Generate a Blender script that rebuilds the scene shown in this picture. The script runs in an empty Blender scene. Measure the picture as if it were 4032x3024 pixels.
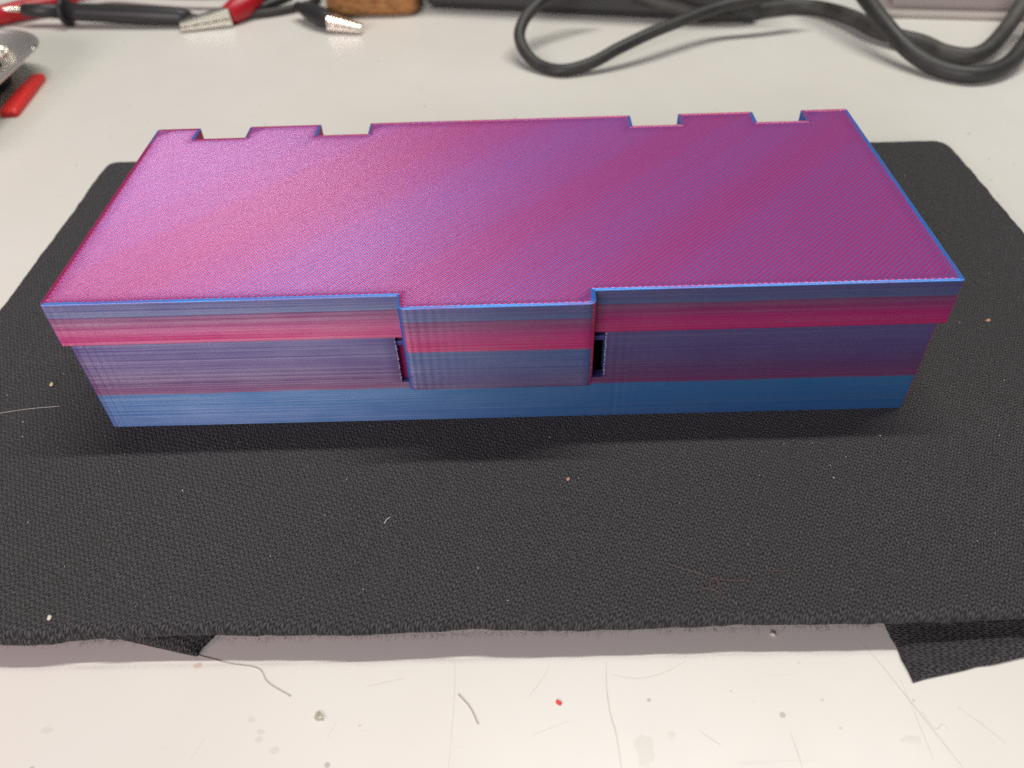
import bpy, bmesh, math, random
from mathutils import Matrix, Vector
random.seed(7)
K = 0.001                      # everything below is written in millimetres
S = bpy.context.scene
COL = S.collection

# ------------------------------------------------------------------ camera
cam_d = bpy.data.cameras.new("camera")
cam = bpy.data.objects.new("camera", cam_d)
COL.objects.link(cam)
RT = (0.99956089, -0.00608833, -0.02899922)
DN = (-0.02521068, -0.68900218, -0.72432066)
FW = (-0.01557062, 0.72473370, -0.68885312)
CP = (4.655, -125.400, 130.377)
cam.matrix_world = Matrix(((RT[0], -DN[0], -FW[0], CP[0]*K), (RT[1], -DN[1], -FW[1], CP[1]*K),
                           (RT[2], -DN[2], -FW[2], CP[2]*K), (0, 0, 0, 1)))
cam_d.sensor_width = 36.0
cam_d.lens = 3169.8 / 4032 * 36
cam_d.clip_start = 0.005
cam_d.clip_end = 20
cam_d.dof.use_dof = True
cam_d.dof.focus_distance = 0.172
cam_d.dof.aperture_fstop = 17
S.camera = cam

# ------------------------------------------------------------------ room light
W = bpy.data.worlds.new("World"); S.world = W; W.use_nodes = True
W.node_tree.nodes["Background"].inputs[0].default_value = (0.95, 0.97, 1.0, 1)
W.node_tree.nodes["Background"].inputs[1].default_value = 0.14

def area_light(name, loc, target, sx, sy, power, color):
    d = bpy.data.lights.new(name, 'AREA'); d.shape = 'RECTANGLE'
    d.size = sx; d.size_y = sy; d.energy = power; d.color = color
    o = bpy.data.objects.new(name, d); COL.objects.link(o)
    v = Vector(target) - Vector(loc)
    o.location = loc
    z = -v.normalized(); x = Vector((1, 0, 0)); y = z.cross(x).normalized(); x = y.cross(z).normalized()
    o.rotation_euler = Matrix((x, y, z)).transposed().to_euler()
    return o
area_light("ceiling_tube", (0.36, 0.46, 2.20), (0.0, 0.05, 0), 1.80, 0.075, 45.0, (1.0, 0.975, 0.905))
area_light("front_tube", (-0.62, -1.40, 0.70), (-0.02, 0.0, 0.0), 0.78, 0.40, 18.0, (1.0, 0.95, 0.97))
area_light("added_pink_fill", (-0.40, -0.22, 0.17), (-0.06, -0.04, 0.0), 0.14, 0.10, 0.50, (1.0, 0.48, 0.62))  # unseen fill, added to pinken and lift the shade under the pad's edge

S.view_settings.view_transform = 'Standard'
S.view_settings.look = 'None'
S.view_settings.exposure = 0.0
S.view_settings.gamma = 1.0
S.view_settings.use_curve_mapping = False
S.render.engine = 'CYCLES'
S.cycles.use_denoising = False
S.cycles.use_adaptive_sampling = False
S.cycles.denoising_input_passes = 'RGB_ALBEDO'
S.cycles.max_bounces = 8

# ------------------------------------------------------------------ helpers
def srgb(r, g, b):
    f = lambda c: ((c/255+0.055)/1.055)**2.4 if c/255 > 0.04045 else c/255/12.92
    return (f(r), f(g), f(b), 1.0)

def mat(name, color=(0.8, 0.8, 0.8, 1), rough=0.5, metal=0.0, **kw):
    m = bpy.data.materials.new(name); m.use_nodes = True
    b = m.node_tree.nodes["Principled BSDF"]
    b.inputs["Base Color"].default_value = color
    b.inputs["Roughness"].default_value = rough
    b.inputs["Metallic"].default_value = metal
    for k, v in kw.items():
        b.inputs[k].default_value = v
    return m

class N:
    """tiny node helper"""
    def __init__(s, m): s.t = m.node_tree; s.b = s.t.nodes["Principled BSDF"]
    def n(s, typ, **kw):
        nd = s.t.nodes.new(typ)
        for k, v in kw.items():
            if k in nd.bl_rna.properties and not k.startswith('i_'): setattr(nd, k, v)
        return nd
    def l(s, a, b): s.t.links.new(a, b)
    def math(s, op, a, b=None, c=None, clamp=False):
        nd = s.t.nodes.new('ShaderNodeMath'); nd.operation = op; nd.use_clamp = clamp
        for i, v in enumerate((a, b, c)):
            if v is None: continue
            if isinstance(v, (int, float)): nd.inputs[i].default_value = v
            else: s.l(v, nd.inputs[i])
        return nd.outputs[0]
    def mapped(s, scale=(1, 1, 1), rot=(0, 0, 0), src='Object'):
        tc = s.t.nodes.new('ShaderNodeTexCoord'); mp = s.t.nodes.new('ShaderNodeMapping')
        mp.inputs['Scale'].default_value = scale; mp.inputs['Rotation'].default_value = rot
        s.l(tc.outputs[src], mp.inputs[0]); return mp.outputs[0]
    def noise(s, vec, scale, detail=2.0, rough=0.5):
        nd = s.t.nodes.new('ShaderNodeTexNoise')
        nd.inputs['Scale'].default_value = scale; nd.inputs['Detail'].default_value = detail
        nd.inputs['Roughness'].default_value = rough
        if vec is not None: s.l(vec, nd.inputs['Vector'])
        return nd.outputs['Fac']
    def ramp(s, fac, stops, interp='LINEAR'):
        nd = s.t.nodes.new('ShaderNodeValToRGB'); cr = nd.color_ramp; cr.interpolation = interp
        while len(cr.elements) < len(stops): cr.elements.new(0.5)
        for e, (p, c) in zip(cr.elements, stops): e.position = p; e.color = c
        s.l(fac, nd.inputs[0]); return nd.outputs[0]
    def mix(s, fac, a, b):
        nd = s.t.nodes.new('ShaderNodeMix'); nd.data_type = 'RGBA'
        for sock, v in ((nd.inputs[0], fac), (nd.inputs[6], a), (nd.inputs[7], b)):
            if isinstance(v, (int, float)): sock.default_value = v
            elif isinstance(v, tuple): sock.default_value = v
            else: s.l(v, sock)
        return nd.outputs[2]
    def bump(s, h, dist, strength=1.0):
        nd = s.t.nodes.new('ShaderNodeBump'); nd.inputs['Distance'].default_value = dist
        nd.inputs['Strength'].default_value = strength
        s.l(h, nd.inputs['Height']); s.l(nd.outputs[0], s.b.inputs['Normal']); return nd

def link(name, verts, faces, material, parent=None, smooth=False, cols=None):
    me = bpy.data.meshes.new(name)
    me.from_pydata([(v[0]*K, v[1]*K, v[2]*K) for v in verts], [], faces)
    me.validate(); me.update()
    if smooth: me.polygons.foreach_set('use_smooth', [True]*len(me.polygons))
    if cols:
        a = me.color_attributes.new('Col', 'FLOAT_COLOR', 'POINT')
        a.data.foreach_set('color', [c for v in cols for c in v])
    o = bpy.data.objects.new(name, me); COL.objects.link(o)
    me.materials.append(material)
    if parent: o.parent = parent
    return o

def link_bm(name, bm, material, parent=None, smooth=False):
    bmesh.ops.recalc_face_normals(bm, faces=bm.faces)
    for v in bm.verts: v.co *= K
    me = bpy.data.meshes.new(name); bm.to_mesh(me); bm.free()
    if smooth: me.polygons.foreach_set('use_smooth', [True]*len(me.polygons))
    o = bpy.data.objects.new(name, me); COL.objects.link(o); me.materials.append(material)
    if parent: o.parent = parent
    return o

def tag(o, label, cat, group=None, kind=None):
    if label: o['label'] = label
    if cat: o['category'] = cat
    if group: o['group'] = group
    if kind: o['kind'] = kind
    return o

def empty(name, loc=(0, 0, 0)):
    o = bpy.data.objects.new(name, None); COL.objects.link(o)
    o.empty_display_size = 0.01
    return o

def box_bm(c, s, rotz=0, bevel=0, seg=2, rot=None):
    bm = bmesh.new()
    bmesh.ops.create_cube(bm, size=1.0)
    for v in bm.verts: v.co = Vector((v.co.x*s[0], v.co.y*s[1], v.co.z*s[2]))
    if bevel: bmesh.ops.bevel(bm, geom=list(bm.edges), offset=bevel, segments=seg, profile=0.5, affect='EDGES')
    R = rot if rot else Matrix.Rotation(rotz, 3, 'Z')
    for v in bm.verts: v.co = R @ v.co + Vector(c)
    return bm

def catmull(pts, n=8):
    P = [Vector(p) for p in pts]; P = [2*P[0]-P[1]] + P + [2*P[-1]-P[-2]]
    out = []
    for i in range(1, len(P)-2):
        for k in range(n):
            t = k/n; a, b, c, d = P[i-1:i+3]
            out.append(0.5*((2*b)+(c-a)*t+(2*a-5*b+4*c-d)*t*t+(3*b-3*c+d-a)*t**3))
    out.append(P[-2]); return out

def tube(pts, radii, sides=12, cap=True):
    """verts, faces of a tapered tube along pts"""
    V, F = [], []
    if isinstance(radii, (int, float)): radii = [radii]*len(pts)
    pts = [Vector(p) for p in pts]
    up = Vector((0, 0, 1))
    for i, p in enumerate(pts):
        t = (pts[min(i+1, len(pts)-1)] - pts[max(i-1, 0)]).normalized()
        a = t.cross(up)
        if a.length < 1e-3: a = t.cross(Vector((0, 1, 0)))
        a.normalize(); b = t.cross(a).normalized()
        for k in range(sides):
            an = 2*math.pi*k/sides
            V.append(p + (a*math.cos(an) + b*math.sin(an))*radii[i])
    for i in range(len(pts)-1):
        for k in range(sides):
            k2 = (k+1) % sides
            F.append((i*sides+k, i*sides+k2, (i+1)*sides+k2, (i+1)*sides+k))
    if cap:
        F.append(tuple(range(sides))[::-1]); F.append(tuple((len(pts)-1)*sides+k for k in range(sides)))
    return V, F

def tube_obj(name, pts, radii, material, parent=None, sides=14):
    V, F = tube(pts, radii, sides); return link(name, V, F, material, parent, smooth=True)

def axis_lathe(name, p0, p1, prof, material, parent=None, sides=24, squash=1.0):
    """revolve prof [(t in 0..1, radius)] around the line p0-p1"""
    p0, p1 = Vector(p0), Vector(p1)
    V, F = tube([p0+(p1-p0)*t for t, r in prof], [r for t, r in prof], sides)
    if squash != 1.0:
        for v in V:
            t = (v-p0).dot(p1-p0)/(p1-p0).length_squared; c = p0+(p1-p0)*t
            v.z = c.z + (v.z-c.z)*squash
    return link(name, V, F, material, parent, smooth=True)

# ------------------------------------------------------------------ materials
def make_bench_mat():
    m = mat("bench_laminate", rough=0.32); n = N(m)
    o = n.mapped()
    a = n.noise(o, 9, 4, 0.6); b = n.noise(o, 45, 4, 0.65)
    c1 = n.ramp(a, [(0.3, (0.635, 0.612, 0.562, 1)), (0.7, (0.675, 0.664, 0.618, 1))])
    # faint scuffs
    s1 = n.noise(n.mapped((30, 700, 1), (0, 0, 0.7)), 1.0, 3)
    sc = n.math('MULTIPLY', n.math('GREATER_THAN', s1, 0.70), n.math('GREATER_THAN', b, 0.50))
    c2 = n.mix(n.math('MULTIPLY', sc, 0.16), c1, (0.42, 0.40, 0.37, 1))
    # little grey specks
    v = n.t.nodes.new('ShaderNodeTexVoronoi'); v.inputs['Scale'].default_value = 170; n.l(o, v.inputs['Vector'])
    sp = n.math('MULTIPLY', n.math('LESS_THAN', v.outputs['Distance'], 0.09), n.math('GREATER_THAN', b, 0.56))
    c3 = n.mix(n.math('MULTIPLY', sp, 0.55), c2, (0.25, 0.23, 0.21, 1))
    n.l(c3, n.b.inputs['Base Color'])
    r = n.math('MULTIPLY_ADD', b, 0.25, 0.25); n.l(r, n.b.inputs['Roughness'])
    n.bump(a, 0.0002, 0.3)
    return m

def make_knit_mat(name, cw=1.22, ch=0.98, rotz=0.42):
    m = mat(name, rough=0.95); n = N(m)
    n.b.inputs['Specular IOR Level'].default_value = 0.25
    n.b.inputs['Sheen Weight'].default_value = 0.06
    n.b.inputs['Sheen Roughness'].default_value = 0.5
    o = n.mapped()
    wob = n.t.nodes.new('ShaderNodeTexNoise'); wob.inputs['Scale'].default_value = 420; n.l(o, wob.inputs['Vector'])
    add = n.t.nodes.new('ShaderNodeMixRGB'); add.blend_type = 'ADD'; add.inputs[0].default_value = 0.0012
    n.l(o, add.inputs[1]); n.l(wob.outputs['Color'], add.inputs[2])
    mp = n.t.nodes.new('ShaderNodeMapping'); mp.inputs['Rotation'].default_value = (0, 0, rotz)
    mp.inputs['Scale'].default_value = (1000/cw, 1000/ch, 1); n.l(add.outputs[0], mp.inputs[0])
    xyz = n.t.nodes.new('ShaderNodeSeparateXYZ'); n.l(mp.outputs[0], xyz.inputs[0])
    fa = n.math('FRACT', xyz.outputs['X'])
    sd = n.math('MULTIPLY', n.math('ABSOLUTE', n.math('SUBTRACT', fa, 0.5)), 2.0)
    t = n.math('FRACT', n.math('MULTIPLY_ADD', sd, 0.8, xyz.outputs['Y']))
    def hump(x):
        q = n.math('MULTIPLY_ADD', x, 2.0, -1.0); return n.math('SUBTRACT', 1.0, n.math('MULTIPLY', q, q), clamp=True)
    loop = n.math('MULTIPLY', hump(t), n.math('SQRT', hump(n.math('FRACT', n.math('MULTIPLY', xyz.outputs['X'], 2.0)))))
    h = n.math('MULTIPLY_ADD', loop, 0.55, 0.20)
    fz = n.noise(n.mapped((1, 1, 1)), 1500, 4, 0.75)
    big = n.noise(o, 22, 3, 0.6)
    hh = n.math('MULTIPLY_ADD', fz, 0.95, n.math('SUBTRACT', h, 0.20))
    c = n.ramp(hh, [(0.36, (0.003, 0.003, 0.0035, 1)), (0.64, (0.024, 0.024, 0.0255, 1)), (0.96, (0.118, 0.118, 0.123, 1))])
    cc = n.mix(n.math('MULTIPLY', big, 0.35), c, (0.036, 0.033, 0.031, 1))
    n.l(cc, n.b.inputs['Base Color'])
    n.bump(hh, 0.0010, 1.0)
    return m

BLUE = srgb(38, 112, 196)
RED = srgb(196, 30, 92)
def make_silk_wall(name, stops, zmin, zmax, rough=0.53):
    """dual-colour silk filament: colour changes from layer to layer, blue on faces printed one way, red on the other"""
    m = mat(name, rough=rough); n = N(m)
    n.b.inputs['Metallic'].default_value = 0.45; n.b.inputs['IOR'].default_value = 2.3
    n.b.inputs['Anisotropic'].default_value = 0.92; n.b.inputs['Anisotropic Rotation'].default_value = 0.25
    tg = n.t.nodes.new('ShaderNodeTangent'); tg.direction_type = 'RADIAL'; tg.axis = 'Z'; n.l(tg.outputs[0], n.b.inputs['Tangent'])
    tc = n.t.nodes.new('ShaderNodeTexCoord'); sp = n.t.nodes.new('ShaderNodeSeparateXYZ')
    n.l(tc.outputs['Object'], sp.inputs[0])
    jig = n.noise(n.mapped((6, 6, 1)), 6, 2)
    z = n.math('MULTIPLY_ADD', n.math('SUBTRACT', jig, 0.5), 0.0008, sp.outputs['Z'])
    # whole layers carry one colour
    zl = n.math('SNAP', z, 0.00014)
    f = n.math('DIVIDE', n.math('SUBTRACT', zl, zmin*K), (zmax-zmin)*K, clamp=True)
    c = n.ramp(f, [((zz-zmin)/(zmax-zmin), srgb(*cc)) for zz, cc in stops])
    st = n.noise(n.mapped((14, 14, 3200)), 1.0, 2)
    c = n.mix(n.math('MULTIPLY', n.math('SUBTRACT', st, 0.35, clamp=True), 0.4), c, srgb(84, 64, 120))
    g = n.t.nodes.new('ShaderNodeNewGeometry'); gs = n.t.nodes.new('ShaderNodeSeparateXYZ'); n.l(g.outputs['Normal'], gs.inputs[0])
    rgt = n.math('MULTIPLY_ADD', gs.outputs['X'], 3.0, -1.0, clamp=True)
    lft = n.math('MULTIPLY_ADD', gs.outputs['X'], -3.0, -1.0, clamp=True)
    c = n.mix(rgt, c, RED); c = n.mix(lft, c, BLUE)
    n.l(c, n.b.inputs['Base Color'])
    lay = n.noise(n.mapped((3.5, 3.5, 2600)), 1.0, 4, 0.75); pat = n.noise(n.mapped((40, 40, 160)), 1.0, 3, 0.6)
    sl = n.math('ADD', n.math('MULTIPLY_ADD', lay, 2.9, -1.10), n.math('MULTIPLY_ADD', pat, 1.0, -0.35), clamp=True)
    n.l(n.math('MULTIPLY_ADD', sl, 0.85, 0.08), n.b.inputs['Specular IOR Level'])
    rr = n.noise(n.mapped((60, 60, 2500)), 1.0, 3); n.l(n.math('MULTIPLY_ADD', rr, 0.12, rough-0.06), n.b.inputs['Roughness'])
    return m

M_BENCH = make_bench_mat()
M_KNIT = make_knit_mat("black_knit")
M_KNIT2 = make_knit_mat("black_knit_reverse", 1.3, 0.9, 1.75)
M_LID = make_silk_wall("silk_lid_wall", [(13.8, (86, 56, 106)), (17.0, (74, 72, 122)), (21.0, (66, 82, 136)), (24.3, (62, 86, 136)),
        (24.45, (180, 22, 98)), (28.0, (166, 28, 106)), (30.2, (132, 46, 102)), (32.0, (112, 52, 100)), (32.25, (68, 88, 134)), (33.6, (74, 78, 128)), (35.7, (72, 72, 126))], 13.8, 35.7)
M_BASE = make_silk_wall("silk_base_wall", [(0.0, (32, 92, 152)), (4.0, (36, 98, 156)), (9.8, (40, 106, 160)), (10.0, (112, 46, 98)),
        (13.0, (94, 54, 106)), (17.0, (82, 62, 118)), (22.0, (82, 72, 126)), (25.4, (84, 76, 130))], 0.0, 25.4)
def make_bead_mat():
    m = mat("silk_top_bead", rough=0.30); n = N(m)
    a = n.t.nodes.new('ShaderNodeVertexColor'); a.layer_name = 'Col'
    n.l(a.outputs[0], n.b.inputs['Base Color'])
    n.b.inputs['Metallic'].default_value = 0.35; n.b.inputs['Coat Weight'].default_value = 0.8; n.b.inputs['Coat Roughness'].default_value = 0.28
    r = n.noise(n.mapped(), 900, 2); n.l(n.math('MULTIPLY_ADD', r, 0.15, 0.34), n.b.inputs['Roughness'])
    return m
M_BEAD = make_bead_mat()
M_SKIN = mat("silk_plain", srgb(110, 60, 130), 0.45, 0.15)
M_INNER = mat("silk_inner", srgb(70, 66, 130), 0.5, 0.1)
M_RECESS = mat("silk_crimson", srgb(150, 26, 84), 0.45, 0.2)
M_RAG = mat("rough_cut_edge", srgb(150, 140, 175), 0.6)
M_BLACK = mat("black_plastic", (0.018, 0.018, 0.019, 1), 0.45)
def dusty(name, a, b, rough):
    m = mat(name, rough=rough); n = N(m)
    f = n.noise(n.mapped(), 70, 5, 0.7)
    n.l(n.ramp(f, [(0.35, a), (0.75, b)]), n.b.inputs['Base Color'])
    n.l(n.math('MULTIPLY_ADD', f, 0.35, rough-0.15), n.b.inputs['Roughness']); n.bump(n.noise(n.mapped(), 900, 3), 0.0001, 0.5)
    return m
M_RUBBER = dusty("black_rubber_cable", (0.016, 0.016, 0.016, 1), (0.05, 0.048, 0.044, 1), 0.5)
M_RUBBER2 = dusty("grey_black_cable", (0.028, 0.027, 0.025, 1), (0.085, 0.08, 0.07, 1), 0.55)
M_RED = mat("red_plastic", srgb(224, 44, 44), 0.5)
M_REDV = mat("red_vinyl", srgb(165, 14, 30), 0.4)
M_STEEL = mat("nickel_plated_steel", (0.78, 0.75, 0.66, 1), 0.32, 1.0)
M_DISH = mat("brushed_stainless", (0.74, 0.70, 0.66, 1), 0.42, 1.0)
M_DARKBOX = mat("dark_grey_plastic", (0.035, 0.033, 0.034, 1), 0.5)
def make_cork():
    m = mat("brown_cork", rough=0.8); n = N(m)
    f = n.noise(n.mapped((1, 1, 2)), 260, 4, 0.6)
    n.l(n.ramp(f, [(0.3, srgb(112, 74, 36)), (0.7, srgb(180, 128, 76))]), n.b.inputs['Base Color']); n.bump(f, 0.0003, 0.5)
    return m
M_CORK = make_cork()
M_CLEAR = mat("frosted_grey_plastic", (0.40, 0.36, 0.33, 1), 0.35)

# ------------------------------------------------------------------ the bench
ZT = -9.0
bench = link_bm("workbench_top", box_bm((0, 120, ZT-12.5), (1500, 860, 25), 0, 2.0), M_BENCH)
tag(bench, "cream white laminate workbench top", None, kind="structure")

# ------------------------------------------------------------------ outline helpers
def round_path(corners, closed=True, step=3.0, fine=None):
    """corners: (x, y, radius); returns dense points with unit outward normals (CCW path)"""
    n = len(corners); pts = []
    for i, (x, y, r) in enumerate(corners):
        p = Vector((x, y)); a = Vector(corners[i-1][:2]); b = Vector(corners[(i+1) % n][:2])
        if (not closed and i in (0, n-1)) or r <= 0: pts.append(p); continue
        d1 = (a-p).normalized(); d2 = (b-p).normalized()
        p1, p2 = p+d1*r, p+d2*r
        for k in range(5):                      # quarter turn as a quadratic curve
            t = k/4; pts.append(p1*(1-t)**2 + p*2*t*(1-t) + p2*t*t)
    out = []
    m = len(pts)
    for i in range(m if closed else m-1):
        a, b = pts[i], pts[(i+1) % m]; L = (b-a).length
        if L < 1e-6: continue
        ux = (b-a)/L; s = 0.0
        while s < L-1e-6:
            q = a+ux*s; out.append(q)
            s += fine(q, ux) if fine else step
    if not closed: out.append(pts[-1])
    N_ = []
    for i, q in enumerate(out):
        a = out[i-1] if (closed or i > 0) else q
        b = out[(i+1) % len(out)] if (closed or i < len(out)-1) else q
        t = (b-a).normalized(); N_.append(Vector((t.y, -t.x)))
    return out, N_

def smooth_noise(seed):
    r = random.Random(seed); tb = [r.uniform(-1, 1) for _ in range(257)]
    def f(x):
        i = math.floor(x); t = x-i; t = t*t*(3-2*t)
        return tb[i % 256]*(1-t)+tb[(i+1) % 256]*t
    return f

def ghost(x, y, corners_x):
    """ringing left by the print head just after a corner on the front face"""
    s = 0.0
    for cx, amp, direction in corners_x:
        d = (x-cx)*direction
        if 0 < d < 26: s += amp*math.exp(-d/5.0)*math.cos(2*math.pi*d/1.75)
    return s

def layered_wall(name, path, nrm, closed, z0, z1, material, parent, seed, lh=0.25, depth=0.022, rings=(), front_y=None, jitter=0.010, extra=None, cap_bottom=False, round_bottom=0.0):
    """a printed wall: every layer a rounded bead running round the outline"""
    V, F = [], []; n = len(path)
    nl = int(round((z1-z0)/lh)); rr = random.Random(seed)
    prof = tuple((t, -depth*(1-math.sqrt(1-(2*t-1)**2))) for t in (0.0, 0.06, 0.2, 0.5, 0.8, 0.94))
    rows = 0
    for k in range(nl):
        lo = rr.gauss(0, jitter) + (rr.choice((-1, 1))*rr.uniform(0.015, 0.034) if rr.random() < 0.22 else 0.0); nf = smooth_noise(seed*1000+k)
        if extra: lo += extra(z0+k*lh, rr)
        for t, d in prof:
            z = z0+(k+t)*lh
            rb = 0.0
            if round_bottom and z < z0+round_bottom:
                q = 1-(z-z0)/round_bottom; rb = -round_bottom*(1-math.sqrt(max(0, 1-q*q)))
            for q, m in zip(path, nrm):
                off = d+lo*(0.75+0.5*nf(q.x*0.02+9))+0.008*nf(q.x*0.13+q.y*0.07+50)+rb
                if front_y is not None and abs(q.y-front_y) < 0.05: off += ghost(q.x, q.y, rings)
                V.append((q.x+m.x*off, q.y+m.y*off, z))
            rows += 1
    for q, m in zip(path, nrm): V.append((q.x-m.x*depth, q.y-m.y*depth, z1))
    rows += 1
    lim = n if closed else n-1
    for r in range(rows-1):
        for i in range(lim):
            j = (i+1) % n
            F.append((r*n+i, r*n+j, (r+1)*n+j, (r+1)*n+i))
    if cap_bottom: F.append(tuple(range(n))[::-1])
    return link(name, V, F, material, parent, smooth=True)

# ------------------------------------------------------------------ the printed case
L2, LW, ZTOP, ZLB = 90.0, 74.76, 35.69, 25.06
IX = 0.88
case = empty("hinged_case")
tag(case, "closed pink, purple and blue 3D-printed case with a front latch tab on black fabric", "case")

# --- base
bx, by0, by1 = L2-IX, IX, LW-IX
SLX0, SLX1, SLZ = -21.7, 21.6, 11.8
rings_base = ((-bx, 0.090, 1), (SLX1, 0.016, 1))
def fine_front(q, ux):
    return 0.35 if (abs(q.y-by0) < 0.3 and ux.x > 0.9 and (q.x < -64 or 21 < q.x < 40)) else 3.0
pa, na = round_path([(-bx, by0, 0.9), (bx, by0, 0.9), (bx, by1, 0.9), (-bx, by1, 0.9)], True, fine=fine_front)
base = layered_wall("base", pa, na, True, 0.0, SLZ, M_BASE, case, 3, rings=rings_base, front_y=by0, cap_bottom=True, jitter=0.006)
pu, nu = round_path([(SLX1, by0+5.0, 0), (SLX1, by0, 0.15), (bx, by0, 0.9), (bx, by1, 0.9), (-bx, by1, 0.9), (-bx, by0, 0.9), (SLX0, by0, 0.15), (SLX0, by0+5.0, 0)], False, fine=fine_front)
layered_wall("upper_wall", pu, nu, False, SLZ, 25.4, M_BASE, base, 4, rings=rings_base, front_y=by0, jitter=0.006)
# ledge of the latch opening, the catch bar in it, and the inner wall behind
link_bm("latch_ledge", box_bm(((SLX0+SLX1)/2, by0+1.35, SLZ-0.6), (SLX1-SLX0+0.6, 2.1, 1.2)), M_INNER, base)
link_bm("catch_bar", box_bm(((SLX0+SLX1)/2, by0+1.25, 22.3), (SLX1-SLX0+1.0, 1.6, 1.3), 0, 0.3), M_INNER, base)
link_bm("latch_recess", box_bm((SLX0+4.2, by0+1.9, (SLZ+25.0)/2), (8.6, 1.2, 25.0-SLZ), 0, 0.1), M_RECESS, base)
link_bm("floor", box_bm((0, LW/2, 0.9), (2*bx-3, LW-2*IX-3, 1.4)), M_INNER, base)
# ragged strings of plastic along the cut-out's edges
rr = random.Random(5)
for x0 in (SLX1+0.05, SLX0-0.05):
    pts = [(x0+rr.uniform(-0.10, 0.10), by0-0.02+rr.uniform(-0.05, 0.04), SLZ+0.1+k*0.30) for k in range(42)]
    tube_obj("ragged_edge", pts, [0.10+rr.random()*0.14 for _ in pts], M_RAG, base, 6)
for x0 in (-72.1, -40.4, 40.2, 71.9):      # hinge barrels standing in the lid's notches
    axis_lathe("hinge_barrel", (x0-5.6, 71.2, 27.0), (x0+5.6, 71.2, 27.0), [(0, 2.4), (0.02, 2.7), (0.98, 2.7), (1, 2.4)], M_BASE, base, 20)

# --- lid
NOT = [(-78.6, -65.6), (-46.8, -33.9), (33.9, 46.3), (65.6, 78.1)]
ND = 68.75
TX0, TX1, TY, TZ = -19.35, 18.75, -4.25, 13.8
def lid_outline(inset, rc, rt):
    i = inset; P = [(-L2+i, i, rc), (TX0+i-0.35, i, 0.5), (TX0+i, TY+i, rt), (TX1-i, TY+i, rt), (TX1-i, i, 0.25), (L2-i, i, rc), (L2-i, LW-i, rc)]
    for a, b in reversed(NOT):
        P += [(b+i, LW-i, 0.3), (b+i, ND-i, 0.3), (a-i, ND-i, 0.3), (a-i, LW-i, 0.3)]
    return P + [(-L2+i, LW-i, rc)]
def fine_lid(q, ux):
    return 0.4 if (abs(q.y) < 0.3 and ux.x > 0.9 and (q.x < -64 or 18 < q.x < 36)) else 3.0
# rim wall without the tab (the tab is a part of its own and goes further down)
rim = [(-L2, 0, 0.45), (L2, 0, 0.45), (L2, LW, 0.45)]
for a, b in reversed(NOT): rim += [(b, LW, 0.3), (b, ND, 0.3), (a, ND, 0.3), (a, LW, 0.3)]
rim += [(-L2, LW, 0.45)]
pr, nr = round_path(rim, True, fine=fine_lid)
def lid_extra(z, r):      # a few poorly bonded layers near the top
    return r.gauss(0, 0.016) if 32.5 < z < 35.2 else 0.0
lid = layered_wall("lid", pr, nr, True, ZLB, ZTOP-0.10, M_LID, case, 11, rings=((-L2, 0.034, 1), (18.8, 0.006, 1)), front_y=0.0, jitter=0.005, extra=lid_extra)
# underside rim: a real lip under the lid wall
V = [(p.x, p.y, ZLB+0.01) for p in pr] + [(p.x-m.x*1.6, p.y-m.y*1.6, ZLB+0.01) for p, m in zip(pr, nr)]
n_ = len(pr); F = [(i, n_+i, n_+(i+1) % n_, (i+1) % n_) for i in range(n_)]
link("rim_underside", V, F, M_LID, lid)
# latch tab
pt, nt = round_path([(TX0, TY, 1.5), (TX1, TY, 1.3), (TX1, 0.55, 0.3), (TX0-0.35, 0.55, 0.3)], True, fine=lambda q, ux: 0.35 if q.y < TY+0.3 and ux.x > 0.9 and q.x < 4 else 2.0)
def tab_extra(z, r):
    return r.choice((0.05, 0.02, -0.03)) if 16.6 < z < 18.9 else 0.0
tab = layered_wall("latch_tab", pt, nt, True, TZ, ZTOP-0.10, M_LID, lid, 21, rings=((TX0+1.2, 0.022, 1),), front_y=TY, jitter=0.004, extra=tab_extra, cap_bottom=True, round_bottom=0.7)
# top skin under the beads
po, no = round_path(lid_outline(0.06, 0.4, 1.4), True, step=6)
link("top_skin", [(p.x, p.y, ZTOP-0.13) for p in po], [tuple(range(len(po)))], M_SKIN, lid)

# --- beads of the top layer
V, F, C = [], [], []
def bead(pts, z, w, h, cl, cm, cr, hj=0.0, lj=0.0):
    o = len(V); n = len(pts)
    for i, p in enumerate(pts):
        a = pts[max(i-1, 0)]; b = pts[min(i+1, n-1)]
        t = (b-a).normalized(); s = Vector((-t.y, t.x))       # to the left of travel
        hh = h*(1+random.uniform(-hj, hj)); e = 0.35 if i in (0, n-1) else 1.0
        lat = random.uniform(-lj, lj)
        for u, q, c in ((-0.5, 0.0, cr), (-0.30, 0.72, cr), (0.0, 1.0, cm), (0.30, 0.72, cl), (0.5, 0.0, cl)):
            V.append((p.x+s.x*(u*w*e+lat), p.y+s.y*(u*w*e+lat), z+hh*q)); C.append(c)
    for i in range(n-1):
        for k in range(4):
            F.append((o+i*5+k, o+(i+1)*5+k, o+(i+1)*5+k+1, o+i*5+k+1))
def lerp(a, b, t): return tuple(x+(y-x)*t for x, y in zip(a, b))
PINK = srgb(180, 44, 130); CRIM = srgb(160, 26, 94); LAV = srgb(108, 90, 176); PURP = srgb(138, 58, 146); HOOK = srgb(214, 62, 140); LIT_BLUE = srgb(64, 140, 224)
BAND = [(-170, 0.35), (-125, 0.30), (-108, 0.45), (-92, 0.85), (-78, 0.95), (-66, 0.70), (-52, 0.25), (-42, 0.20), (-30, 0.45), (-18, 0.80), (-6, 0.50),
        (6, 0.45), (20, 0.78), (34, 0.55), (60, 0.62), (95, 0.6)]
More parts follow.
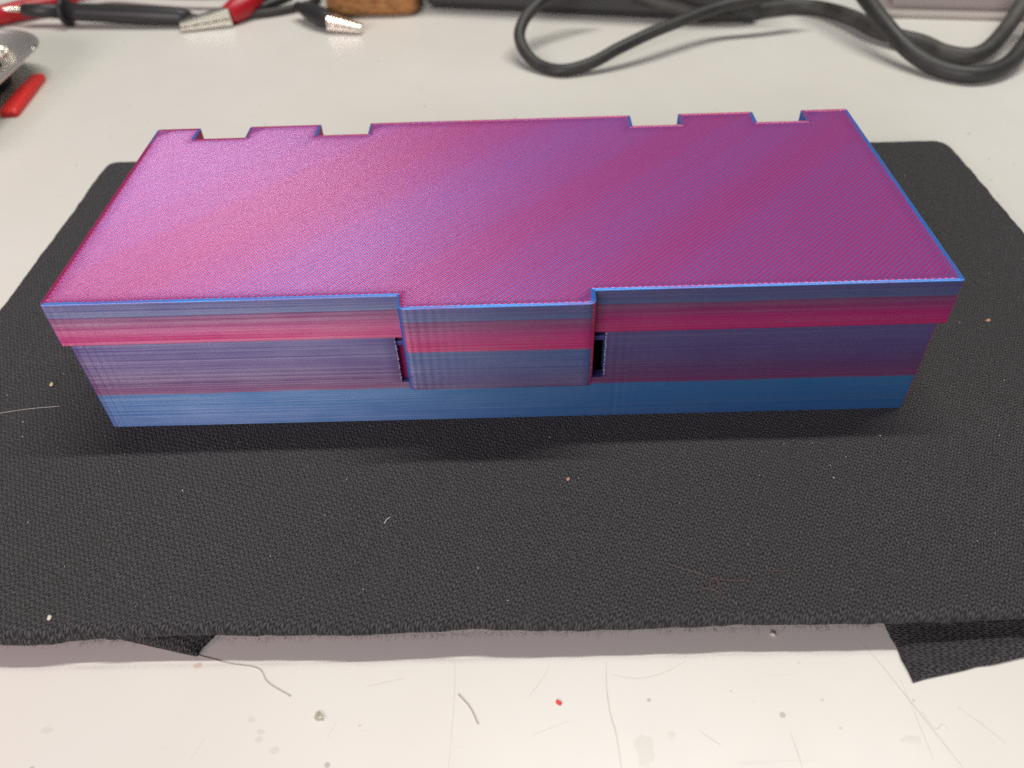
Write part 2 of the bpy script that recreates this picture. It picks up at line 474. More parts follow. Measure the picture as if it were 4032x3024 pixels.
def band(u):
    for (a, va), (b, vb) in zip(BAND, BAND[1:]):
        if a <= u <= b:
            t = (u-a)/(b-a); t = t*t*(3-2*t); return va+(vb-va)*t
    return 0.5
inset_poly = [Vector(p[:2]) for p in lid_outline(0.92, 0, 0)]
def clip_line(u):
    """intervals of the 45-degree line x-y=u inside the inset outline, as x values"""
    xs = []; n = len(inset_poly)
    for i in range(n):
        a, b = inset_poly[i], inset_poly[(i+1) % n]
        fa, fb = a.x-a.y-u, b.x-b.y-u
        if (fa > 0) != (fb > 0): xs.append(a.x+(b.x-a.x)*fa/(fa-fb))
    xs.sort(); return list(zip(xs[::2], xs[1::2]))
SP = 0.455*math.sqrt(2); u = -163.0; k = 0
nz = smooth_noise(99)
ZB = ZTOP-0.14
prev = None
while u < 96:
    bd = band(u)+0.10*nz(u*0.9+300)
    bd = max(0.0, min(1.0, bd))
    odd = k % 2
    cur = []
    for x0, x1 in clip_line(u):
        if x1-x0 < 0.25: continue
        m = max(2, int((x1-x0)/1.6)+1)
        pts = [Vector((x0+(x1-x0)*i/(m-1), x0+(x1-x0)*i/(m-1)-u)) for i in range(m)]
        if odd:       # turned the blue side up
            cl = lerp(LAV, PURP, bd); cm = lerp(LAV, PINK, bd*0.75); cr = lerp(LAV, CRIM, bd*0.55)
        else:
            cl = lerp(PURP, PINK, bd); cm = lerp(PURP, PINK, 0.4+0.6*bd); cr = lerp(PINK, CRIM, bd)
        bead(pts, ZB+random.uniform(-0.008, 0.008), 0.53, 0.165, cl, cm, cr, 0.10, 0.014)
        cur.append((pts[0], pts[-1]))
    # the U-turns that join neighbouring runs along the outline
    if prev:
        for (a0, a1) in prev:
            for (b0, b1) in cur:
                if odd and (a0-b0).length < 1.1: bead([a0+Vector((0.30, 0.34)), a0+Vector((-0.02, -0.10)), (a0+b0)/2+Vector((0.03, -0.14)), b0+Vector((0.05, -0.04))], ZB+0.02, 0.60, 0.20, HOOK, HOOK, CRIM)
                if not odd and (a1-b1).length < 1.1: bead([a1, (a1+b1)/2, b1], ZB+0.01, 0.50, 0.14, PINK, PURP, CRIM)
    prev = cur; u += SP; k += 1
ob = link("top_surface_lines", V, F, M_BEAD, lid, smooth=True, cols=C)
ob['kind'] = 'stuff'
# --- two perimeter beads round the top
for nm, ins in (("outer_edge_bead", 0.20), ("inner_edge_bead", 0.63)):
    V, F, C = [], [], []
    pp, pn = round_path(lid_outline(ins, 0.5, 1.3), True, step=2.0)
    n = len(pp); edge_n = smooth_noise(int(ins*100))
    for i, (p, m) in enumerate(zip(pp, pn)):
        front = max(0.0, -m.y); right = max(0.0, m.x); left = max(0.0, -m.x); back = max(0.0, m.y)
        tot = front+right+left+back+1e-6
        cfront = LIT_BLUE; cright = BLUE; cleft = CRIM; cback = CRIM  # front edge takes a lighter blue: its gloss is put into the colour
        if p.y > ND-2: cright = CRIM if p.x < -10 and False else BLUE; cleft = lerp(BLUE, CRIM, 0.35)
        if -22 < p.x < -15 and p.y < 1.0: cleft = CRIM if ins > 0.4 else BLUE
        c = tuple((cfront[j]*front+cright[j]*right+cleft[j]*left+cback[j]*back)/tot for j in range(3))+(1.0,)
        c = lerp(c, PURP, max(0.0, 0.45*edge_n(i*0.21)+0.1*random.random()))
        for uo, q in ((0.24, -0.05), (0.17, 0.72), (0.0, 1.0), (-0.17, 0.72), (-0.24, 0.0)):
            hh = 0.15*(1+random.uniform(-0.10, 0.10))
            V.append((p.x+m.x*uo, p.y+m.y*uo, ZB+hh*q)); C.append(c)
    for i in range(n):
        j = (i+1) % n
        for k in range(4): F.append((i*5+k, j*5+k, j*5+k+1, i*5+k+1))
    link(nm, V, F, M_BEAD, lid, smooth=True, cols=C)

# ------------------------------------------------------------------ the fabric-covered pad
pad = empty("fabric_pad")
tag(pad, "black knitted fabric pad with folded under edges lying beneath the printed case", "pad")
PX0, PX1, PY0, PY1, PT = -136.5, 149.6, -50.6, 128.5, 4.0
pp, pn = round_path([(PX0+1, PY0, 8), (PX1, PY0, 8), (PX1-1.5, PY1-2.5, 6), (PX0, PY1, 4.5)], True, step=0.9)
def resample(P, step):
    out = []; acc = 0.0; L = [(P[(i+1) % len(P)]-P[i]).length for i in range(len(P))]; tot = sum(L); m = int(tot/step)
    i = 0; s0 = 0.0
    for k in range(m):
        d = tot*k/m
        while s0+L[i] < d: s0 += L[i]; i += 1
        out.append(P[i]+(P[(i+1) % len(P)]-P[i])*((d-s0)/L[i]))
    for _ in range(3): out = [(out[k-1]+out[k]*2+out[(k+1) % m])/4 for k in range(m)]
    nn = []
    for k in range(m):
        t = (out[(k+2) % m]-out[k-2]).normalized(); nn.append(Vector((t.y, -t.x)))
    return out, nn
pp, pn = resample(pp, 0.9)
w1, w2 = smooth_noise(31), smooth_noise(32)
V, F = [], []
R_ = PT/2
prof = [(3.0, 0.0)] + [(R_-R_*math.sin(a), R_*math.cos(a)-R_) for a in [math.pi*i/12 for i in range(13)]] + [(R_+6, -PT)]
prof = [(2.9, 0.0), (2.6, 0.0), (2.3, 0.0)] + prof[1:]
n = len(pp)
s = 0.0
for j, (ins, z) in enumerate(prof):
    for i, (p, m) in enumerate(zip(pp, pn)):
        a = i*0.9
        wob = 0.55*w1(a*0.06)+0.22*w2(a*0.35)+0.07*w2(a*1.7+40)
        edge = max(0.0, 1-ins/2.2)
        zz = z + edge*(0.35*w2(a*0.05+90)+0.10*w1(a*0.6))
        if p.y < PY0+2 and p.x < -60 and z < -0.5: zz -= 0.9*math.exp(-((p.x+86)/14)**2)
        q = p + m*(wob*edge-ins)
        V.append((q.x, q.y, zz))
for j in range(len(prof)-1):
    for i in range(n):
        k = (i+1) % n
        F.append((j*n+i, (j+1)*n+i, (j+1)*n+k, j*n+k))
pcx, pcy = (PX0+PX1)/2, (PY0+PY1)/2
und = [smooth_noise(200+k) for k in range(4)]
def cloth_z(x, y):
    dx = max(-89-x, 0, x-89); dy = max(-y, 0, y-74); dist = math.hypot(dx, dy)
    ed = min(x-PX0, PX1-x, y-PY0, PY1-y)
    m = min(1, dist/14)*min(1, max(0, ed-3)/8)
    return m*(0.22*und[0](x*0.05+y*0.02)+0.22*und[1](y*0.07-x*0.015+30)+0.10*und[2](x*0.16+7)*und[3](y*0.17+3)*2)
ring0 = [V[i] for i in range(n)]; last = list(range(n))
for k in range(1, 30):
    f = 1-k/30; o = len(V)
    for x, y, z in ring0:
        xx, yy = pcx+(x-pcx)*f, pcy+(y-pcy)*f; V.append((xx, yy, cloth_z(xx, yy)))
    cur = list(range(o, o+n))
    for i in range(n): F.append((cur[i], last[i], last[(i+1) % n], cur[(i+1) % n]))
    last = cur
V.append((pcx, pcy, 0)); ci = len(V)-1
for i in range(n): F.append((ci, last[i], last[(i+1) % n]))
cover = link("fabric_cover", V, F, M_KNIT, pad, smooth=True)
link_bm("board", box_bm(((PX0+PX1)/2, (PY0+PY1)/2+4, (ZT-PT)/2), (PX1-PX0-60, PY1-PY0-60, -ZT-PT+0.4), 0, 0.5), M_DARKBOX, pad)

def sheet(name, top, thick, material, parent, sub=14, wav=0.25, seed=1):
    """thick cloth patch spanning four corner points (bilinear)"""
    a, b, c, d = [Vector(p) for p in top]; f1 = smooth_noise(seed)
    T = []
    for j in range(sub+1):
        for i in range(sub+1):
            s_, t_ = i/sub, j/sub
            p = a*(1-s_)*(1-t_)+b*s_*(1-t_)+c*s_*t_+d*(1-s_)*t_
            ed = min(s_, 1-s_, t_, 1-t_)*sub
            rnd = -0.45*thick*max(0, 1-ed)**2
            T.append(Vector((p.x+0.25*f1(t_*9+s_*5), p.y+0.25*f1(s_*11+70), p.z+wav*f1(s_*6+t_*7+20)+rnd)))
    m = sub+1; nv = m*m; F = []
    Vv = T + [Vector((p.x, p.y, max(p.z-thick, ZT+0.02))) for p in T]
    for j in range(sub):
        for i in range(sub):
            q = (j*m+i, j*m+i+1, (j+1)*m+i+1, (j+1)*m+i)
            F.append(q); F.append(tuple(k+nv for k in reversed(q)))
    bd = [i for i in range(m)] + [j*m+sub for j in range(1, m)] + [sub*m+i for i in range(sub-1, -1, -1)] + [j*m for j in range(sub-1, 0, -1)]
    for x, y in zip(bd, bd[1:]+bd[:1]): F.append((x, x+nv, y+nv, y))
    return link(name, Vv, F, material, parent, smooth=True)
sheet("folded_flap", [(72.6, -58.4, -7.6), (108, -51.5, -6.2), (118, -38, -5.2), (70.2, -38, -7.4)], 1.5, M_KNIT2, pad, seed=51)
sheet("folded_flap", [(-58.2, -50.6, -7.7), (-55.6, -46.0, -7.2), (-60, -38, -6), (-84, -44.5, -6.6)], 1.3, M_KNIT, pad, sub=10, seed=52)

# fuzz of loose fibres along the pad's front edge and over its top
V, F = [], []
rr = random.Random(17)
def fibre(p, d, L, r, curl):
    pts = [Vector(p)]; d = Vector(d).normalized()
    for _ in range(4):
        d = (d+Vector((rr.uniform(-1, 1), rr.uniform(-1, 1), rr.uniform(-0.6, 0.6)))*curl).normalized()
        q = pts[-1]+d*L/4; q.z = max(q.z, ZT+0.05); pts.append(q)
    v, f = tube(pts, [r, r, r*0.9, r*0.8, r*0.5], 3, False); o = len(V); V.extend(v); F.extend(tuple(i+o for i in q) for q in f)
for _ in range(1500):
    x = rr.uniform(-110, 110); z = rr.uniform(-3.9, -0.2)
    y = PY0-0.2+abs(z+2.0)**2*0.3
    fibre((x, y, z), (rr.uniform(-1, 1), -1.1, rr.uniform(-0.9, 0.5)), rr.uniform(0.5, 1.7), 0.022, 0.6)
for _ in range(500):
    x = rr.uniform(PX0+3, PX1-3); y = rr.uniform(PY0+1, 10)
    if -91 < x < 91 and y > -1: continue
    fibre((x, y, -0.05), (rr.uniform(-1, 1), rr.uniform(-1, 1), 0.7), rr.uniform(0.5, 1.5), 0.022, 0.7)
M_FUZZ = mat("dark_fibre", (0.045, 0.045, 0.046, 1), 0.9)
fz = link("fibre_fuzz", V, F, M_FUZZ, pad); fz['kind'] = 'stuff'

# ------------------------------------------------------------------ specks and lint on the pad
M_WHITE = mat("pale_lint", (0.62, 0.58, 0.50, 1), 0.5)
M_TAN = mat("tan_lint", (0.38, 0.22, 0.14, 1), 0.7)
V, F = [], []
rr = random.Random(23)
def speck(p, r):
    bm = bmesh.new(); bmesh.ops.create_icosphere(bm, subdivisions=1, radius=1)
    o = len(V); a = rr.uniform(0, 6.28); sx, sy, sz = r*rr.uniform(0.7, 1.6), r*rr.uniform(0.5, 0.9), r*0.5
    for v in bm.verts:
        x, y, z = v.co.x*sx*rr.uniform(0.8, 1.2), v.co.y*sy*rr.uniform(0.8, 1.2), v.co.z*sz
        V.append((p[0]+x*math.cos(a)-y*math.sin(a), p[1]+x*math.sin(a)+y*math.cos(a), p[2]+z))
    for f in bm.faces: F.append(tuple(v.index+o for v in f.verts))
    bm.free()
for _ in range(150):
    x = rr.uniform(PX0+3, PX1-3); y = rr.uniform(PY0+2, 110)
    if -92 < x < 92 and y > -4: continue
    speck((x, y, 0.05), rr.uniform(0.07, 0.19))
lint = link("lint_specks", V, F, M_WHITE); tag(lint, "tiny pale lint specks scattered over the black knitted fabric pad", "lint", kind="stuff")

def crumb(name, p, r, material, label, cat="crumb", flat=0.5, seed=0, group=None):
    r2 = random.Random(seed); bm = bmesh.new(); bmesh.ops.create_icosphere(bm, subdivisions=2, radius=r)
    for v in bm.verts:
        k_ = r2.uniform(0.75, 1.2); v.co = Vector((v.co.x*k_*1.3, v.co.y*k_*0.9, v.co.z*flat*k_))
    a = Matrix.Rotation(r2.uniform(0, 3), 3, 'Z')
    for v in bm.verts: v.co = a @ v.co + Vector((p[0], p[1], p[2]+r*flat*0.8))
    return tag(link_bm(name, bm, material), label, cat, group)
crumb("fabric_crumb", (120.5, 30.2, 0), 0.55, M_TAN, "tan crumb on the pad beside the case's end farthest from the dish", seed=1)
crumb("fabric_crumb", (13.2, -17.6, 0), 0.42, M_TAN, "orange brown crumb on the black pad in front of the latch tab", seed=2)
crumb("fabric_crumb", (-109.0, 15.5, 0), 0.5, mat("straw_lint", (0.5, 0.42, 0.25, 1), 0.6), "straw coloured crumb on the pad beside the case's end facing the dish", seed=3)
crumb("fabric_crumb", (-83.5, -47.5, 0), 0.45, M_WHITE, "white bead of lint near the pad's front edge above the small flap", seed=4)
M_GLUE = mat("clear_glue", (0.62, 0.60, 0.50, 1), 0.12, 0.0, **{"Transmission Weight": 0.5})
crumb("glue_drop", (-33.0, -62.8, ZT), 0.80, M_GLUE, "clear dried glue drop on the cream bench", "drop", 0.28, 6)
crumb("red_fleck", (9.3, -61.0, ZT), 0.50, M_RED, "small red plastic fleck on the cream bench", "fleck", 0.35, 7)
crumb("bench_crumb", (50.0, -48.7, ZT), 0.42, M_WHITE, "white crumb in the shade under the pad's front edge", "crumb", 0.6, 8)

# hairs and threads
def hair(name, pts, r, material, label, cat="hair"):
    return tag(tube_obj(name, catmull(pts, 6), r, material, None, 6), label, cat)
M_HAIR = mat("fine_brown_hair", (0.36, 0.30, 0.25, 1), 0.5)
M_HAIRW = mat("pale_thread", (0.45, 0.42, 0.38, 1), 0.6)
M_THREAD = mat("pink_brown_thread", (0.14, 0.085, 0.07, 1), 0.7)
hair("loose_hair", [(-62, -49.5, ZT+0.1), (-52, -52.2, ZT+0.1), (-46, -53.4, ZT+0.1), (-43.5, -56.2, ZT+0.1), (-38.8, -58.9, ZT+0.1)], 0.055, M_HAIR, "brown hair on the bench reaching out from beneath the small flap")
hair("loose_hair", [(-8.6, -59.1, ZT+0.1), (-6.4, -61.6, ZT+0.1), (-4.9, -64.6, ZT+0.1)], 0.08, M_HAIR, "short brown hair on bare bench between the glue drop and red fleck")
hair("pale_thread", [(-134, 1.8, 0.1), (-124, 4.6, 0.15), (-112, 7.2, 0.12), (-104, 8.0, 0.1)], 0.06, M_HAIRW, "long pale thread on the pad beyond the case's lower blue corner", "thread")
hair("curled_thread", [(36.5, -44.2, 0.15), (38.6, -44.6, 0.4), (39.6, -43.2, 0.5), (38.6, -42.4, 0.4), (37.8, -44.0, 0.3), (39.4, -45.6, 0.3), (38.4, -46.6, 0.2)], 0.055, M_THREAD, "small curled pinkish thread near the pad's front edge", "thread")
hair("pink_thread", [(48.5, -40.6, 0.12), (51, -40.9, 0.2), (53.6, -40.7, 0.12)], 0.05, M_THREAD, "short straight pinkish thread on the pad beside the curled one", "thread")
hair("straw_fibre", [(-24.1, -27.9, 0.15), (-23.6, -27.0, 0.3), (-23.0, -26.3, 0.12)], 0.08, M_WHITE, "short bright straw fibre standing out on the pad before the latch", "fibre")
hair("arm_hair", [(-6, -16, 0.1)] and [(30.5, -38.6, 0.2), (34.5, -40.4, 0.3), (40, -42.4, 0.2), (46, -42.9, 0.15)], 0.045, M_THREAD, "very fine pinkish hair lying across the pad beside the curled thread")

# scratches and stains worn into the bench
M_SCR = mat("scratch_grey", (0.545, 0.52, 0.475, 1), 0.5)
M_STAIN = mat("old_stain", (0.60, 0.585, 0.525, 1), 0.35)
def scratch(pts, w):
    P = catmull([(x, y, 0) for x, y in pts], 6); V, F = [], []
    for i, p in enumerate(P):
        t = (P[min(i+1, len(P)-1)]-P[max(i-1, 0)]).normalized(); s_ = Vector((-t.y, t.x, 0))
        ww = w*(0.25+0.75*math.sin(math.pi*(i+0.6)/(len(P)+0.2)))*random.uniform(0.75, 1.2)/2
        for q, z in ((-1, 0.0), (0, 0.012), (1, 0.0)): V.append((p.x+s_.x*ww*q, p.y+s_.y*ww*q, ZT+0.010+z))
    for i in range(len(P)-1):
        for k_ in (0, 1): F.append((i*3+k_, (i+1)*3+k_, (i+1)*3+k_+1, i*3+k_+1))
    link("scratch", V, F, M_SCR, bench)
scratch([(18.4, -53.5), (18.0, -58), (18.2, -63.0), (18.9, -67), (19.2, -74)], 0.26)
scratch([(65.0, -49.6), (67.5, -54), (70.6, -61.5), (74, -70), (76, -75)], 0.20)
scratch([(-9.5, -53), (-9.3, -60), (-9.8, -74)], 0.08)
scratch([(70.5, -58), (70.9, -68), (71.0, -72)], 0.10)
scratch([(8.0, -54), (6.2, -57), (3.8, -60)], 0.10)
scratch([(19.0, -56.0), (24, -56.8), (29, -55.6), (33, -53.6)], 0.11)
scratch([(-25.5, -57.3), (-22, -56.6), (-18.5, -55.9)], 0.10)
scratch([(78.5, -63), (81.5, -66.3), (84, -69.5)], 0.13)
scratch([(72, -63.5), (73.2, -66.8), (74.8, -66.0), (75.6, -67.4)], 0.11)
scratch([(-31, -66.5), (-29.8, -63.5)], 0.08)
scratch([(48.6, -67), (48.9, -70), (49.2, -74)], 0.15)
scratch([(33, -66.3), (36.5, -69)], 0.09)
scratch([(-54, -70), (-52.4, -66.0)], 0.08)
scratch([(4, -66.8), (11, -64.2)], 0.06)
def stain(c, rx, ry, seed, material=None):
    f1 = smooth_noise(seed); m_ = 26; V = [(c[0], c[1], ZT+0.014)]; F = []
    for i in range(m_):
        a = 2*math.pi*i/m_; k_ = 1+0.28*f1(i*0.6)
        V.append((c[0]+rx*k_*math.cos(a), c[1]+ry*k_*math.sin(a), ZT+0.008))
    for i in range(m_): F.append((0, 1+i, 1+(i+1) % m_))
    link("stain", V, F, material or M_STAIN, bench)
stain((23.4, -69.6), 1.6, 2.8, 1); stain((-81.0, -64.2), 0.9, 0.6, 2); stain((-39.8, -68.4), 0.9, 0.55, 3)
stain((-42.8, -65.2), 0.7, 0.55, 4); stain((-42.9, -66.6), 0.6, 0.5, 5); stain((28.3, -67.0), 0.6, 0.7, 6)
stain((71.4, -61.8), 0.32, 0.32, 7, M_SCR); stain((55.6, -61.4), 0.36, 0.22, 8, M_SCR); stain((57.3, -66.4), 0.34, 0.22, 9, M_SCR)
stain((-45, -63), 0.6, 0.5, 10); stain((68.5, -68.6), 1.8, 0.7, 11); stain((-25.6, -64.4), 0.3, 0.2, 12, M_SCR)
stain((-57.5, -52.6), 0.8, 0.6, 13, mat("rust_stain", (0.58, 0.47, 0.40, 1), 0.5)); stain((40.0, -59.5), 0.25, 0.2, 14, M_SCR); stain((53.4, -54.4), 0.2, 0.2, 15, M_SCR)

# ------------------------------------------------------------------ things at the back of the bench
# mains cable: a loop and two strands
def cable(name, pts, r, material, label):
    return tag(tube_obj(name, catmull(pts, 10), r, material, None, 16), label, "cable")
cable("looped_cable", [(40, 262, 14), (20.9, 249.4, 10.0), (10.8, 239.6, 6.0), (6.3, 229.7, 1.0), (8.5, 220.3, -3.5), (14.7, 212.6, -6.4), (23.8, 207.5, -6.6), (35.5, 209.8, -5.0),
      (47.4, 214.5, -1.0), (62.1, 222.8, 2.0), (75.2, 231.8, 3.0), (85.9, 238.6, 4.0), (97.5, 244.0, 5.0), (116, 247, 7.0), (135, 252, 9.0)], 2.5, M_RUBBER, "black rubber cable bent into a teardrop loop at the back of the bench")
cable("thick_cable", [(60, 271, 2), (78.1, 265.1, -2), (90.7, 262.6, -4.5), (106.7, 263.4, -5.7), (123.5, 268.6, -5.7), (137.3, 270.8, -5.7), (148.6, 264.5, -5.4), (156.7, 250.9, -4.6), (162.1, 236.1, -4.6),
      (168.3, 227.3, -4.6), (176.8, 220.5, -5), (182.0, 211.0, -5.4), (190.4, 206.2, -5.4), (199.5, 209.9, -4), (212.6, 223.7, 0), (226.0, 240.2, 8.0), (240, 258, 14)], 3.3, M_RUBBER2, "thick grey-black cable lying lowest on the bench, passing under another strand")
cable("crossing_cable", [(146, 268, 12), (152.1, 250.3, 11.0), (155.3, 235.0, 7.5), (158.9, 221.1, 3.2), (165.6, 205.8, -2.6), (174.4, 194.4, -5.4), (185.9, 188.4, -5.5), (199.8, 194.1, -4.6), (214.2, 209.1, -1), (232, 236, 6)], 3.3, M_RUBBER, "thick black cable crossing over another strand and sweeping nearest to the pad")

# dark instrument case, its foot on the bench
ang = math.atan2(267.3-292.2, 69.2+39.6)
def oriented(c, dx, dy):       # offset along / behind the slanted front
    return (c[0]+dx*math.cos(ang)-dy*math.sin(ang), c[1]+dx*math.sin(ang)+dy*math.cos(ang))
inst = empty("instrument_case")
cx, cy = oriented((-39.6, 292.2), 80, 41)
link_bm("body", box_bm((cx, cy, 22), (160, 80, 60), ang, 3.0, 3), M_DARKBOX, inst)
cx, cy = oriented((-39.6, 292.2), 80, 41)
link_bm("foot_rail", box_bm((cx, cy, ZT+1.0), (154, 76, 2.2), ang, 0.5), M_BLACK, inst)
tag(inst, "dark grey instrument case standing behind the looped cable", "case")
# frosted grey plastic box
gb = empty("frosted_box")
g0 = math.atan2(252.5-261, 50)
def og(dx, dy): return (184+dx*math.cos(g0)-dy*math.sin(g0), 262+dx*math.sin(g0)+dy*math.cos(g0))
x, y = og(48, 36); link_bm("body", box_bm((x, y, ZT+17), (104, 60, 32), g0, 2.0, 3), M_CLEAR, gb)
x, y = og(48, 34); link_bm("base_flange", box_bm((x, y, ZT+1.2), (112, 72, 2.4), g0, 0.8), M_CLEAR, gb)
x, y = og(48, 5.2); link_bm("moulded_rib", box_bm((x, y, ZT+7.5), (104, 1.8, 1.4), g0, 0.4), M_CLEAR, gb)
tag(gb, "frosted pale grey plastic box with a flange behind the thick cables", "box")

# cork block
ck = link_bm("cork_block", box_bm((-64.5, 300.5, ZT+12), (45, 34, 24), -0.03, 4.0, 4), M_CORK)
tag(ck, "brown cork block with rounded corners behind the black-booted clip", "block")

# black test probe
pr_ = empty("black_test_probe")
P0 = Vector((-236.5, 288.2, -1.6)); P1 = Vector((-215.5, 285.8, -2.2)); P2 = Vector((-152, 279.5, -4.6))
tag(pr_, "black test probe with a round finger guard and needle tip", "probe")
tube_obj("needle_tip", [Vector((-258, 291.2, -1.2)), Vector((-252, 290.4, -1.25)), P0], [0.15, 1.0, 1.1], M_STEEL, pr_)
axis_lathe("nose", P0, P1, [(0, 2.4), (0.04, 3.0), (1.0, 3.5)], M_BLACK, pr_)
d = (P2-P1).normalized()
axis_lathe("finger_guard", P1, P1+d*2.4, [(0, 3.4), (0.05, 6.2), (0.3, 6.7), (0.7, 6.7), (0.95, 6.2), (1, 3.4)], M_BLACK, pr_, 28)
axis_lathe("handle", P1+d*2.3, P2, [(0, 3.9), (0.1, 4.2), (0.6, 4.4), (0.92, 4.0), (1.0, 2.6)], M_BLACK, pr_, 24)
tube_obj("lead", catmull([P2-d*1.0, P2+d*10+Vector((0, 0, -1.0)), (-127, 286, -6.8), (-112, 291, -6.9), (-98, 300, -6.9), (-96, 312, -6.9)], 8), 2.0, M_RUBBER, pr_)
# black lead bundle lying in front of the handle's tail
cable("black_lead", [(-200, 299, -6.6), (-178, 290, -6.6), (-160, 285, -6.6), (-144, 281, -6.6), (-130, 285.5, -6.2), (-119, 293, -5), (-108, 303, -4)], 2.3, M_BLACK, "thin black lead curling beside the test probe's tail behind the red clip")
# red probe behind it
rp = empty("red_test_probe"); tag(rp, "red test probe lying behind the black one's needle tip", "probe")
Q0, Q1 = Vector((-262, 281, -4.4)), Vector((-226, 306, -3.8)); dq = (Q1-Q0).normalized()
axis_lathe("handle", Q0, Q1, [(0, 3.0), (0.06, 3.9), (0.6, 4.6), (0.95, 4.2), (1, 3.0)], M_REDV, rp)
axis_lathe("finger_guard", Q0+dq*8, Q0+dq*10.2, [(0, 3.4), (0.1, 4.9), (0.9, 4.9), (1, 3.4)], M_REDV, rp)
tube_obj("lead", catmull([Q1-dq, Q1+dq*12, (-205, 318, -4), (-180, 311, -3.0), (-160, 305.5, -2.5), (-140, 304, -2.0), (-122, 306, 1)], 8), 2.2, M_REDV, rp)

# alligator clips
def clip(name, tip, root, tail, boot_mat, label, rs=1.0):
    t = empty(name); tag(t, label, "clip", "alligator clips on the test leads")
    tip, root, tail = Vector(tip), Vector(root), Vector(tail)
    d = (root-tip).normalized(); L = (root-tip).length; s = d.cross(Vector((0, 0, 1))).normalized(); up = s.cross(d).normalized()
    for sg in (1, -1):                       # two channel-shaped jaws with teeth
        V, F = [], []
        ns = 10
        for i in range(ns+1):
            f = i/ns; w = (2.0+1.6*f)*rs; h = (1.5+1.6*f)*rs; base_ = 0.15+0.25*(i % 2)
            c = tip+d*(L*f)
            for a, b in ((-w, base_), (-w, h*0.75), (-w*0.6, h), (w*0.6, h), (w, h*0.75), (w, base_)):
                V.append(c+s*a+up*(b*sg))
        for i in range(ns):
            for k_ in range(5):
                F.append((i*6+k_, i*6+k_+1, (i+1)*6+k_+1, (i+1)*6+k_))
        F.append(tuple(range(6))); F.append(tuple(ns*6+k_ for k_ in range(6)))
        link("jaw", V, F, M_STEEL, t)
    axis_lathe("pivot_pin", root-d*3-s*3.6, root-d*3+s*3.6, [(0, 0.6), (0.05, 1.0), (0.95, 1.0), (1, 0.6)], M_STEEL, t, 12)
    axis_lathe("boot", root-d*1.5, tail, [(0, 3.0*rs), (0.05, 3.7*rs), (0.3, 4.6*rs), (0.6, 4.2*rs), (0.85, 2.8*rs), (1.0, 2.2*rs)], boot_mat, t, 22, 0.95)
    return t
clip("alligator_clip", (-155.5, 273.0, -6.4), (-133.0, 280.0, -4.6), (-117, 302, 0.5), M_REDV, "alligator clip with silver jaws and a glossy red boot", 1.3)
clip("alligator_clip", (-67.0, 262.6, -6.4), (-82.5, 267.2, -4.6), (-101, 285, -3.0), M_BLACK, "alligator clip with silver jaws and a black boot before the cork block", 1.05)

# stainless parts dish on its rubber foot
dish = empty("parts_dish")
tag(dish, "stainless parts dish with rounded corners on a dark rubber base", "dish")
DC = (-264.0, 178); 
def rrect(hx, hy, r, m_=8):
    out = []
    for cx, cy, a0 in ((hx-r, hy-r, 0), (-hx+r, hy-r, 90), (-hx+r, -hy+r, 180), (hx-r, -hy+r, 270)):
        for i in range(m_+1):
            a = math.radians(a0+90*i/m_); out.append((DC[0]+cx+r*math.cos(a), DC[1]+cy+r*math.sin(a)))
    return out
loops = [(50, 50, 14, -3.0), (54, 54, 17, -2.4), (60, 60, 21, 0.6), (63.5, 63.5, 23, 3.8), (64.6, 64.6, 24, 4.4), (64.9, 64.9, 24, 4.0), (63.2, 63.2, 23, 2.6), (59, 59, 20, -0.6), (53, 53, 16, -3.6), (48, 48, 14, -4.2)]
V, F = [], []
for hx, hy, r, z in loops: V += [(x, y, z) for x, y in rrect(hx, hy, r)]
m_ = len(rrect(1, 1, 0.2))
for j in range(len(loops)-1):
    for i in range(m_): F.append((j*m_+i, j*m_+(i+1) % m_, (j+1)*m_+(i+1) % m_, (j+1)*m_+i))
F.append(tuple(range(m_))); F.append(tuple((len(loops)-1)*m_+i for i in range(m_)))
link("bowl", V, F, M_DISH, dish, smooth=True)
rimp = [(x, y, 4.2) for x, y in rrect(64.6, 64.6, 24)]; rimp += rimp[:2]
tube_obj("rolled_rim", rimp, 0.9, M_DISH, dish, 10)
V, F = [], []
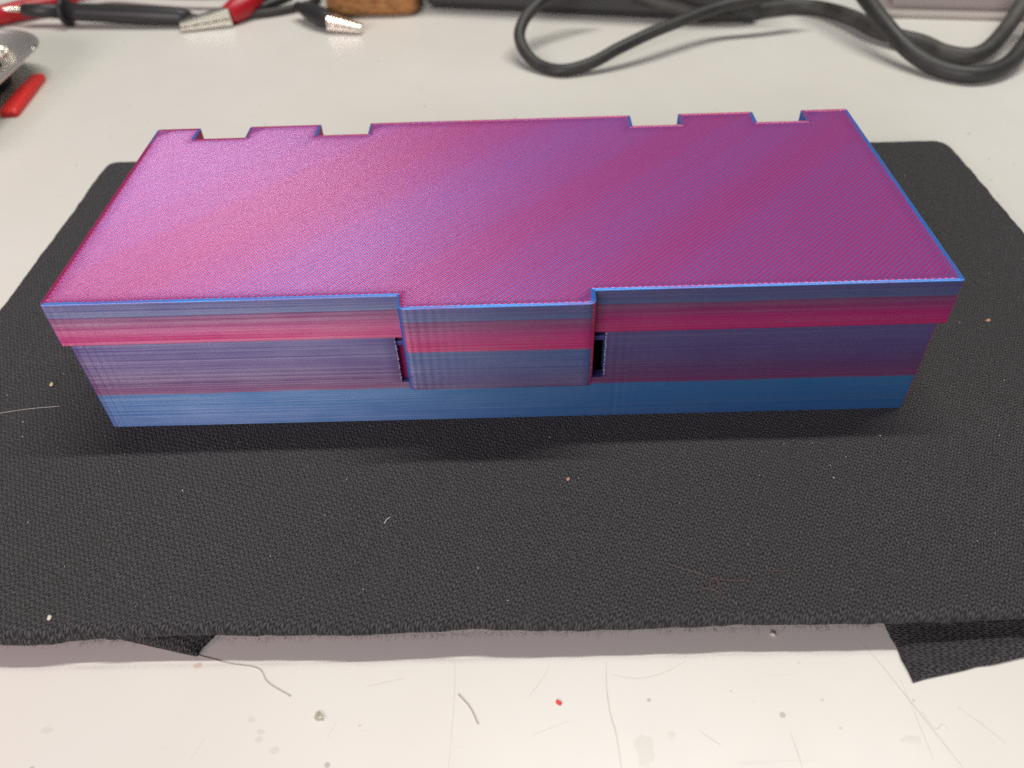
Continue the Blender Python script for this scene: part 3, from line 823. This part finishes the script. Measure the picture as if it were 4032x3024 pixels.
for hx, hy, r, z in ((49, 49, 14, ZT), (51, 51, 15, ZT+0.6), (50.5, 50.5, 15, -3.4)): V += [(x, y, z) for x, y in rrect(hx, hy, r)]
for j in range(2):
    for i in range(m_): F.append((j*m_+i, j*m_+(i+1) % m_, (j+1)*m_+(i+1) % m_, (j+1)*m_+i))
F.append(tuple(range(m_))[::-1]); F.append(tuple(2*m_+i for i in range(m_)))
link("rubber_base", V, F, M_BLACK, dish)
# screw lying in the dish
sc = empty("pan_head_screw"); tag(sc, "small shiny pan-head screw lying in the stainless dish", "screw")
SC = Vector((-221.0, 232.0, -1.0))
axis_lathe("head", SC, SC+Vector((-0.6, -1.2, 3.0)), [(0, 3.0), (0.15, 3.4), (0.5, 3.3), (0.8, 2.4), (1.0, 0.8)], M_STEEL, sc, 20)
axis_lathe("shank", SC+Vector((0.4, 0.6, -1.2)), SC+Vector((-9, -2.5, -1.2)), [(0, 1.4), (0.9, 1.4), (1, 0.5)], M_STEEL, sc, 12)

# red plastic piece
A0, A1 = Vector((-199.2, 183.6, 0)), Vector((-202.4, 222.0, 0)); dd = (A1-A0).normalized(); ss = Vector((dd.y, -dd.x, 0))
bm = bmesh.new(); rows = []
for t, w, h in ((0.0, 3.2, 2.2), (0.06, 3.6, 3.2), (0.5, 3.3, 3.6), (0.90, 2.8, 3.2), (0.97, 2.4, 2.7), (1.0, 1.7, 1.8)):
    c = A0+(A1-A0)*t; row = []
    for a, b in ((-1, 0), (-1, 0.7), (-0.72, 1), (0.72, 1), (1, 0.7), (1, 0)):
        row.append(bm.verts.new(c+ss*(a*w)+Vector((0, 0, ZT+0.02+b*h))))
    rows.append(row)
for r0, r1 in zip(rows, rows[1:]):
    for k_ in range(6): bm.faces.new((r0[k_], r0[(k_+1) % 6], r1[(k_+1) % 6], r1[k_]))
bm.faces.new(rows[0][::-1]); bm.faces.new(rows[-1])
bmesh.ops.bevel(bm, geom=[e for e in bm.edges], offset=0.35, segments=2, profile=0.5, affect='EDGES')
tag(link_bm("red_plastic_bar", bm, M_RED, None, True), "tapered bright red plastic bar beside the stainless dish", "bar")
